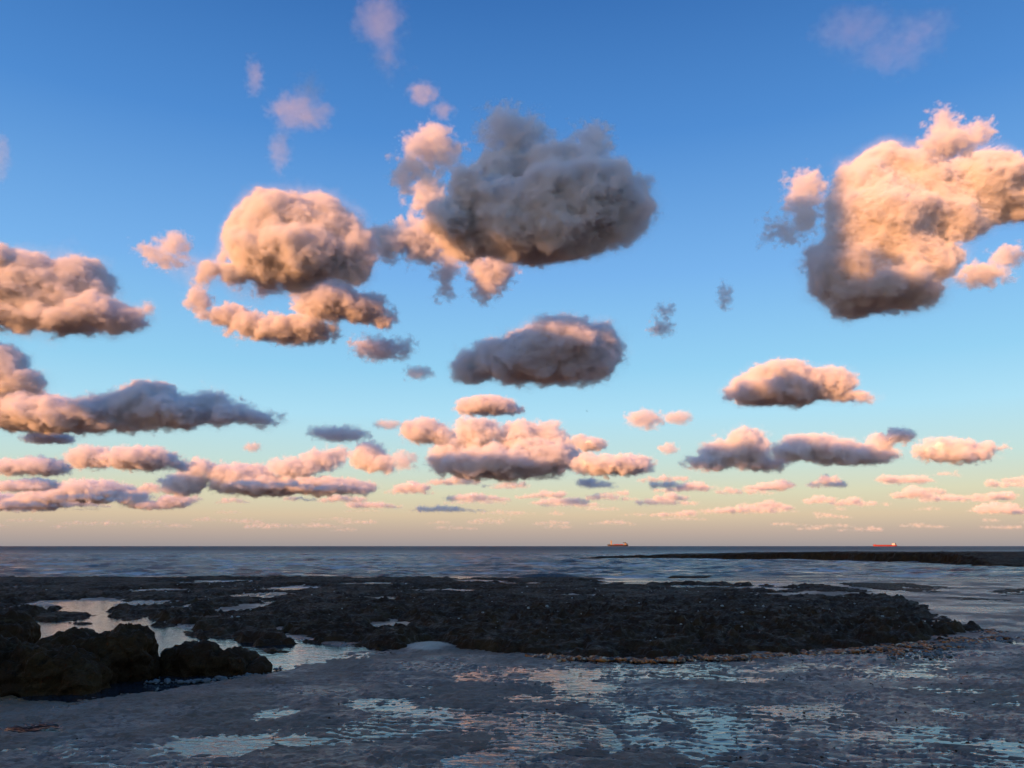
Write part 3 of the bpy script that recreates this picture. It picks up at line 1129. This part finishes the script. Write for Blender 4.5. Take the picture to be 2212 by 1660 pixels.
cloud([(600, 490, 92, 76), (686, 486, 86, 70), (745, 542, 58, 60), (640, 552, 126, 52), (540, 556, 48, 44), (480, 596, 72, 20), (570, 606, 90, 20)],
      'bright peach cumulus with a rounded domed top glowing in the sunlight', H=900)
cloud([(430, 648, 28, 24), (498, 682, 48, 24), (560, 706, 56, 24), (640, 712, 78, 26), (715, 655, 72, 38), (788, 668, 52, 30), (830, 692, 24, 14), (690, 622, 60, 20)],
      'ragged grey and pink cloud hanging just beneath the bright peach dome', H=880, rough=1.5, flat=False)
cloud([(1130, 475, 140, 80), (1230, 465, 150, 82), (1325, 432, 86, 60), (1100, 385, 78, 64), (1210, 385, 90, 50), (1020, 490, 78, 60), (1180, 522, 126, 38)],
      'largest dark grey cloud, broad and shaded, with a pink frayed side', H=960, flat=False, rough=1.25, dmul=0.8)
cloud([(1015, 398, 42, 40), (960, 470, 46, 40)], 'small sunlit pink knob bulging out of the largest dark cloud', H=1000, dist=2560, flat=False, rough=1.2)
cloud([(935, 318, 56, 26), (880, 365, 28, 46), (955, 350, 30, 24), (930, 420, 36, 46), (850, 520, 64, 34), (920, 520, 60, 46), (965, 585, 24, 52)],
      'loose pink veil trailing from the side of the largest dark cloud', dist=3300, dmul=1.3, kind='wisp', flat=False, rough=1.6)
cloud([(1060, 580, 50, 36), (1048, 625, 30, 28)], 'orange pointed tuft drooping below the largest dark cloud', dist=3300, dmul=1.4, kind='wisp', flat=False, rough=1.3)
cloud([(1105, 295, 66, 40), (1160, 330, 40, 30)], 'smoky grey tatter rising above the largest dark cloud', dist=2700, kind='wisp', flat=False, rough=1.8)
cloud([(1280, 318, 42, 44)], 'smoky grey tuft rising from the far end of the largest dark cloud', dist=2700, kind='wisp', flat=False, rough=1.8)
cloud([(1910, 372, 68, 60), (1860, 405, 54, 48), (1890, 485, 106, 78), (1850, 572, 100, 76), (1900, 632, 106, 54), (1960, 562, 96, 76), (2030, 470, 96, 56), (2120, 402, 92, 62),
       (2200, 412, 80, 52), (2300, 412, 90, 52), (2000, 402, 66, 50)],
      'towering peach cumulus with a dark grey foot', H=840, rough=1.1)
cloud([(2040, 262, 28, 24), (2050, 310, 60, 26), (2110, 290, 30, 18)], 'broken grey and pink scraps above the towering peach cumulus', H=1100, kind='wisp', flat=False, rough=1.8)
cloud([(1745, 400, 40, 26), (1735, 460, 34, 46), (1690, 500, 40, 18)], 'dark shreds drifting beside the towering peach cumulus', H=950, kind='wisp', flat=False, rough=2.0)
cloud([(2130, 590, 50, 22), (2175, 555, 34, 18)], 'dark ragged streak under the arm of the towering peach cumulus', H=900, kind='wisp', flat=False, rough=1.8)
cloud([(85, 625, 116, 72), (160, 605, 58, 58), (240, 682, 66, 32), (20, 650, 80, 66), (110, 694, 116, 32), (-80, 620, 90, 80)],
      'broad muted pink cloud with a blunt grey tail', H=900, rough=1.2)
cloud([(-10, 548, 36, 24)], 'little pink puff above the broad muted pink cloud', H=1000, flat=False)
cloud([(5, 795, 56, 52), (55, 825, 44, 28), (-70, 800, 80, 60)], 'mauve cloud shoulder over the long dark cloud bank', H=900)
cloud([(40, 882, 100, 46), (140, 900, 130, 34), (250, 892, 86, 38), (310, 872, 74, 48), (380, 890, 86, 34), (458, 880, 42, 36), (500, 895, 46, 22), (556, 906, 40, 12), (-80, 890, 90, 50)],
      'long dark slate cloud bank with a pink glowing end', H=900, rough=1.2)
cloud([(1150, 775, 110, 58), (1208, 748, 92, 54), (1290, 746, 54, 44), (1250, 792, 80, 38), (1070, 784, 54, 44), (1000, 795, 26, 38)],
      'compact dark mauve cloud with a thin bright pink rim', H=900)
cloud([(1690, 838, 104, 40), (1690, 812, 70, 32), (1620, 850, 48, 28), (1790, 828, 54, 34), (1845, 862, 38, 16)],
      'orange cumulus with a flat dark base standing alone in clear sky', H=900)
cloud([(820, 750, 60, 20), (870, 745, 26, 16), (780, 745, 24, 16)], 'small dark ragged cloud beneath the grey and pink cloud', H=880, kind='wisp', flat=False, rough=2.2)
cloud([(905, 806, 32, 12)], 'tiny dark scrap beside the compact dark mauve cloud', H=880, kind='wisp', flat=False, rough=2.0)
cloud([(1430, 708, 26, 16), (1436, 672, 20, 16)], 'tiny pinkish tuft alone in the blue', H=900, kind='wisp', flat=False, rough=2.0)
cloud([(1565, 640, 14, 28)], 'tiny dark shred below the dark shreds of the towering cumulus', H=900, kind='wisp', flat=False, rough=2.2)
cloud([(1395, 905, 38, 18)], 'small grey ring shaped cloudlet in clear sky', H=900, kind='wisp', flat=False, rough=2.0)
cloud([(1464, 902, 30, 14)], 'small solid grey cloudlet next to the ring shaped one', H=900, kind='wisp', flat=False, rough=1.4)
cloud([(378, 530, 30, 24), (330, 542, 34, 11), (360, 560, 40, 13)], 'faint pink wisp floating over the broad muted pink cloud', H=1000, kind='wisp', flat=False, rough=1.6)
cloud([(1050, 876, 66, 22), (1090, 884, 40, 14)], 'small orange cloud hovering above the clustered cumulus', H=900)
cloud([(915, 930, 50, 27), (955, 945, 30, 18)], 'small orange cumulus with a grey foot beside the clustered cumulus', H=900)
cloud([(838, 918, 30, 10)], 'thin pink cloud strand reaching from the small orange cumulus', H=900, kind='wisp', flat=False, rough=1.6)
cloud([(1080, 1003, 130, 34), (1030, 935, 50, 28), (1010, 965, 50, 30), (1120, 945, 50, 32), (1180, 945, 40, 30), (965, 990, 40, 34), (1160, 990, 80, 40), (1215, 985, 40, 30)],
      'clustered orange and mauve cumulus, biggest of the low row', H=900, rough=1.4)
cloud([(1330, 1006, 76, 22), (1270, 1002, 34, 24), (1370, 1000, 36, 20)], 'blue grey cloud lying just past the clustered cumulus', H=900, rough=1.4)
cloud([(1275, 960, 36, 16), (1250, 950, 24, 10)], 'pink cap cloud over the blue grey cloud', H=900, rough=1.4)
cloud([(740, 940, 60, 15), (695, 932, 30, 10)], 'flat slate cloud scrap above the long coral cloud bank', H=900, kind='wisp', flat=False, rough=1.8)
cloud([(795, 985, 40, 32), (820, 1002, 34, 22)], 'rounded purple cumulus at the end of the long coral cloud bank', H=900, rough=1.3)
cloud([(870, 995, 28, 18)], 'lacy grey scrap beside the rounded purple cumulus', H=900, kind='wisp', flat=False, rough=2.2)
cloud([(400, 1046, 50, 26), (436, 1010, 34, 16), (510, 1024, 70, 24), (560, 1048, 110, 20), (640, 1010, 60, 20), (690, 995, 44, 22), (726, 984, 24, 20), (690, 1050, 90, 18), (770, 1054, 44, 14)],
      'long coral and mauve cloud bank over the sea', H=900, rough=1.4)
cloud([(310, 993, 80, 24), (280, 985, 40, 20), (190, 987, 52, 24), (380, 1005, 30, 12)], 'twin humped pink grey cloud above the low lilac bank', H=900, rough=1.3)
cloud([(80, 1008, 62, 20), (20, 1010, 40, 18)], 'small slate cloud next to the twin humped cloud', H=900, rough=1.4)
cloud([(200, 1062, 84, 24), (130, 1074, 80, 18), (280, 1072, 40, 16), (50, 1086, 80, 14), (-60, 1080, 80, 20)], 'low lilac cloud bank near the horizon', H=900, rough=1.4)
cloud([(375, 1084, 40, 14), (330, 1092, 50, 9)], 'thin blue grey cloud under the long coral bank', H=900, rough=1.4)
cloud([(70, 1046, 50, 13), (20, 1050, 40, 12)], 'thin mauve cloud above the low lilac bank', H=900, rough=1.4)
cloud([(545, 965, 20, 11)], 'tiny dark round cloud alone above the long coral bank', H=900, kind='wisp', flat=False, rough=1.3)
cloud([(110, 948, 56, 12)], 'thin pink grey sliver under the long dark bank', H=900, rough=1.4)
cloud([(1610, 965, 46, 38), (1570, 978, 50, 32), (1530, 1000, 44, 16), (1650, 1000, 50, 16)], 'glowing orange heap cloud of the low row', H=900, rough=1.3)
cloud([(1745, 962, 56, 26), (1720, 975, 56, 20), (1800, 975, 60, 28), (1860, 985, 66, 22), (1893, 958, 22, 18)], 'dark mauve heap cloud with orange crests in the low row', H=900, rough=1.4)
cloud([(1942, 942, 32, 16), (1912, 955, 18, 18)], 'small pink topped cloud perched over the low row', H=900, rough=1.4)
cloud([(2050, 970, 60, 25), (2075, 985, 56, 16), (2120, 970, 36, 10)], 'pink oval cloud with a dark underside in the low row', H=900, rough=1.4)
cloud([(1445, 970, 22, 12)], 'tiny tan puff beside the glowing orange heap', H=900, kind='wisp', flat=False, rough=1.6)
LOW = [(890, 1048, 44, 16), (980, 1036, 66, 12), (1030, 1070, 76, 13), (1210, 1080, 70, 11), (1660, 1044, 56, 16), (1790, 1040, 48, 13),
       (1950, 1030, 66, 13), (2045, 1022, 40, 6), (1440, 1081, 74, 10), (1470, 1045, 76, 11), (1295, 1046, 42, 9), (1965, 1063, 46, 14),
       (2050, 1071, 36, 9), (2150, 1066, 56, 14), (2170, 1097, 70, 13), (1655, 1087, 40, 9), (1830, 1080, 40, 9), (1455, 1107, 56, 8),
       (1100, 1049, 48, 7), (740, 1048, 60, 12), (2200, 1033, 40, 9), (500, 1080, 40, 7), (650, 1074, 40, 8), (1570, 1058, 22, 8)]


def heap(x, y, a, b, rnd):
    """A flat-based row of uneven puffs."""
    n = max(3, int(a / b * 1.1))
    top = rnd.uniform(-0.5, 0.5)
    out = []
    for j in range(n):
        t = (j + 0.5) / n * 2 - 1
        h = b * (1 - 0.6 * abs(t - top) ** 1.5) * rnd.uniform(0.6, 1.1)
        h = max(h, 0.3 * b)
        out.append((x + t * a * 0.85, y + b - h, max(a / n * 1.35, h * 1.1), h, rnd.uniform(-1.2, 1.2) * b))
    return out


rl = random.Random(11)
for i, (x, y, a, b) in enumerate(LOW):
    cloud(heap(x, y, a, b, rl), 'small flat bottomed cloud low over the sea', 'small low clouds over the sea', H=900, rough=1.3)
r2 = random.Random(23)
for i in range(52):
    y = r2.uniform(1030, 1104)
    a = r2.uniform(26, 70) * (1.3 if y > 1070 else 1)
    x = r2.uniform(-40, 1500) if i % 3 else r2.uniform(1400, 2260)
    cloud(heap(x, y, a, r2.uniform(6, 11), r2), 'small flat bottomed cloud low over the sea', 'small low clouds over the sea', H=900, rough=1.4)
rr = random.Random(5)
for i in range(60):
    y = rr.choice((1100, 1108, 1115, 1122, 1128, 1134, 1140)) + rr.uniform(-3, 3)
    x = rr.uniform(-60, 2270)
    a = rr.uniform(16, 60)
    cloud(heap(x, y, a, rr.uniform(3.5, 6), rr),
          'tiny far cloud streak just above the horizon', 'far cloud streaks along the horizon', H=900, rough=1.0, vox=0.9, dmul=0.55)
# thin high veils
cloud([(668, 195, 28, 40), (640, 240, 64, 32), (690, 245, 26, 34)], 'thin pale lilac wisp high in the deep blue', H=1000, kind='thin', flat=False, dmul=1.1, rough=1.4)
cloud([(603, 320, 24, 52)], 'faint lilac streak trailing below the pale wisp', H=1000, kind='thin', flat=False, dmul=1.1, rough=1.4)
cloud([(553, 170, 20, 40)], 'faint bluish wisp next to the pale lilac wisp', H=1000, kind='thin', flat=False, dmul=1.1, rough=1.4)
cloud([(915, 208, 34, 24), (955, 235, 28, 18)], 'small pale lilac puff high above the largest dark cloud', H=1000, kind='thin', flat=False, dmul=2)
cloud([(820, 50, 56, 60), (840, 120, 34, 50)], 'faint brownish veil at the top of the sky', H=1600, kind='thin', flat=False, dmul=0.5, rough=1.4)
cloud([(1840, 70, 90, 30), (1930, 120, 90, 26), (1990, 60, 70, 22)], 'broad faint dusky veil high above the towering cumulus', H=1600, kind='thin', flat=False, dmul=0.16, rough=1.5)
cloud([(0, 345, 24, 52)], 'faint pink streak at the edge of the sky', H=1000, kind='thin', flat=False, dmul=1.1, rough=1.4)
shade_cloud((400, 2720, 1300), 3600, (120, 360), 'heavy cloud added out of view to shade the largest dark cloud', rh=280)  # clouds from here on are added, unseen, only to cast shade
shade_cloud((190, 4650, 930), 4000, (380, 210), 'flat cloud added out of view to shade the compact mauve cloud')
shade_cloud((1340, 3000, 800), 3500, (400, 130), 'thin cloud added out of view to shade the foot of the towering cumulus')
shade_cloud((10, 60, 0), 4600, (900, 260), 'big cloud added out of view behind the shore to shade the beach', rh=700)
shade_cloud((1771, 5340, 870), 7500, (420, 90), 'thin cloud added out of view to shade the base of the lone orange cumulus')
shade_cloud((-4600, 15000, 900), 12000, (2400, 170), 'long cloud added out of view to shade the foot of the coral bank', 12.0)
shade_cloud((4100, 10200, 745), 14000, (1500, 150), 'long cloud added out of view to shade the foot of the low row', 12.0)
shade_cloud((-9000, 17500, 940), 14000, (3000, 190), 'long cloud added out of view to shade the low lilac bank', 14.0)
shade_cloud((-5600, 12500, 905), 12000, (1200, 150), 'cloud added out of view to shade the foot of the twin humped cloud', 10.0)
shade_cloud((-100, 11400, 930), 9000, (1000, 140), 'cloud added out of view to shade the foot of the clustered cumulus', 12.0)
shade_cloud((-2350, 6480, 1060), 3000, (500, 240), 'wide cloud added out of view to shade the long dark bank', rh=350)
shade_cloud((0, 20000, 980), 19000, (8500, 260), 'broken high cloud added far out of view to shade in scattered patches', 45.0, rh=900)
finish_clouds()
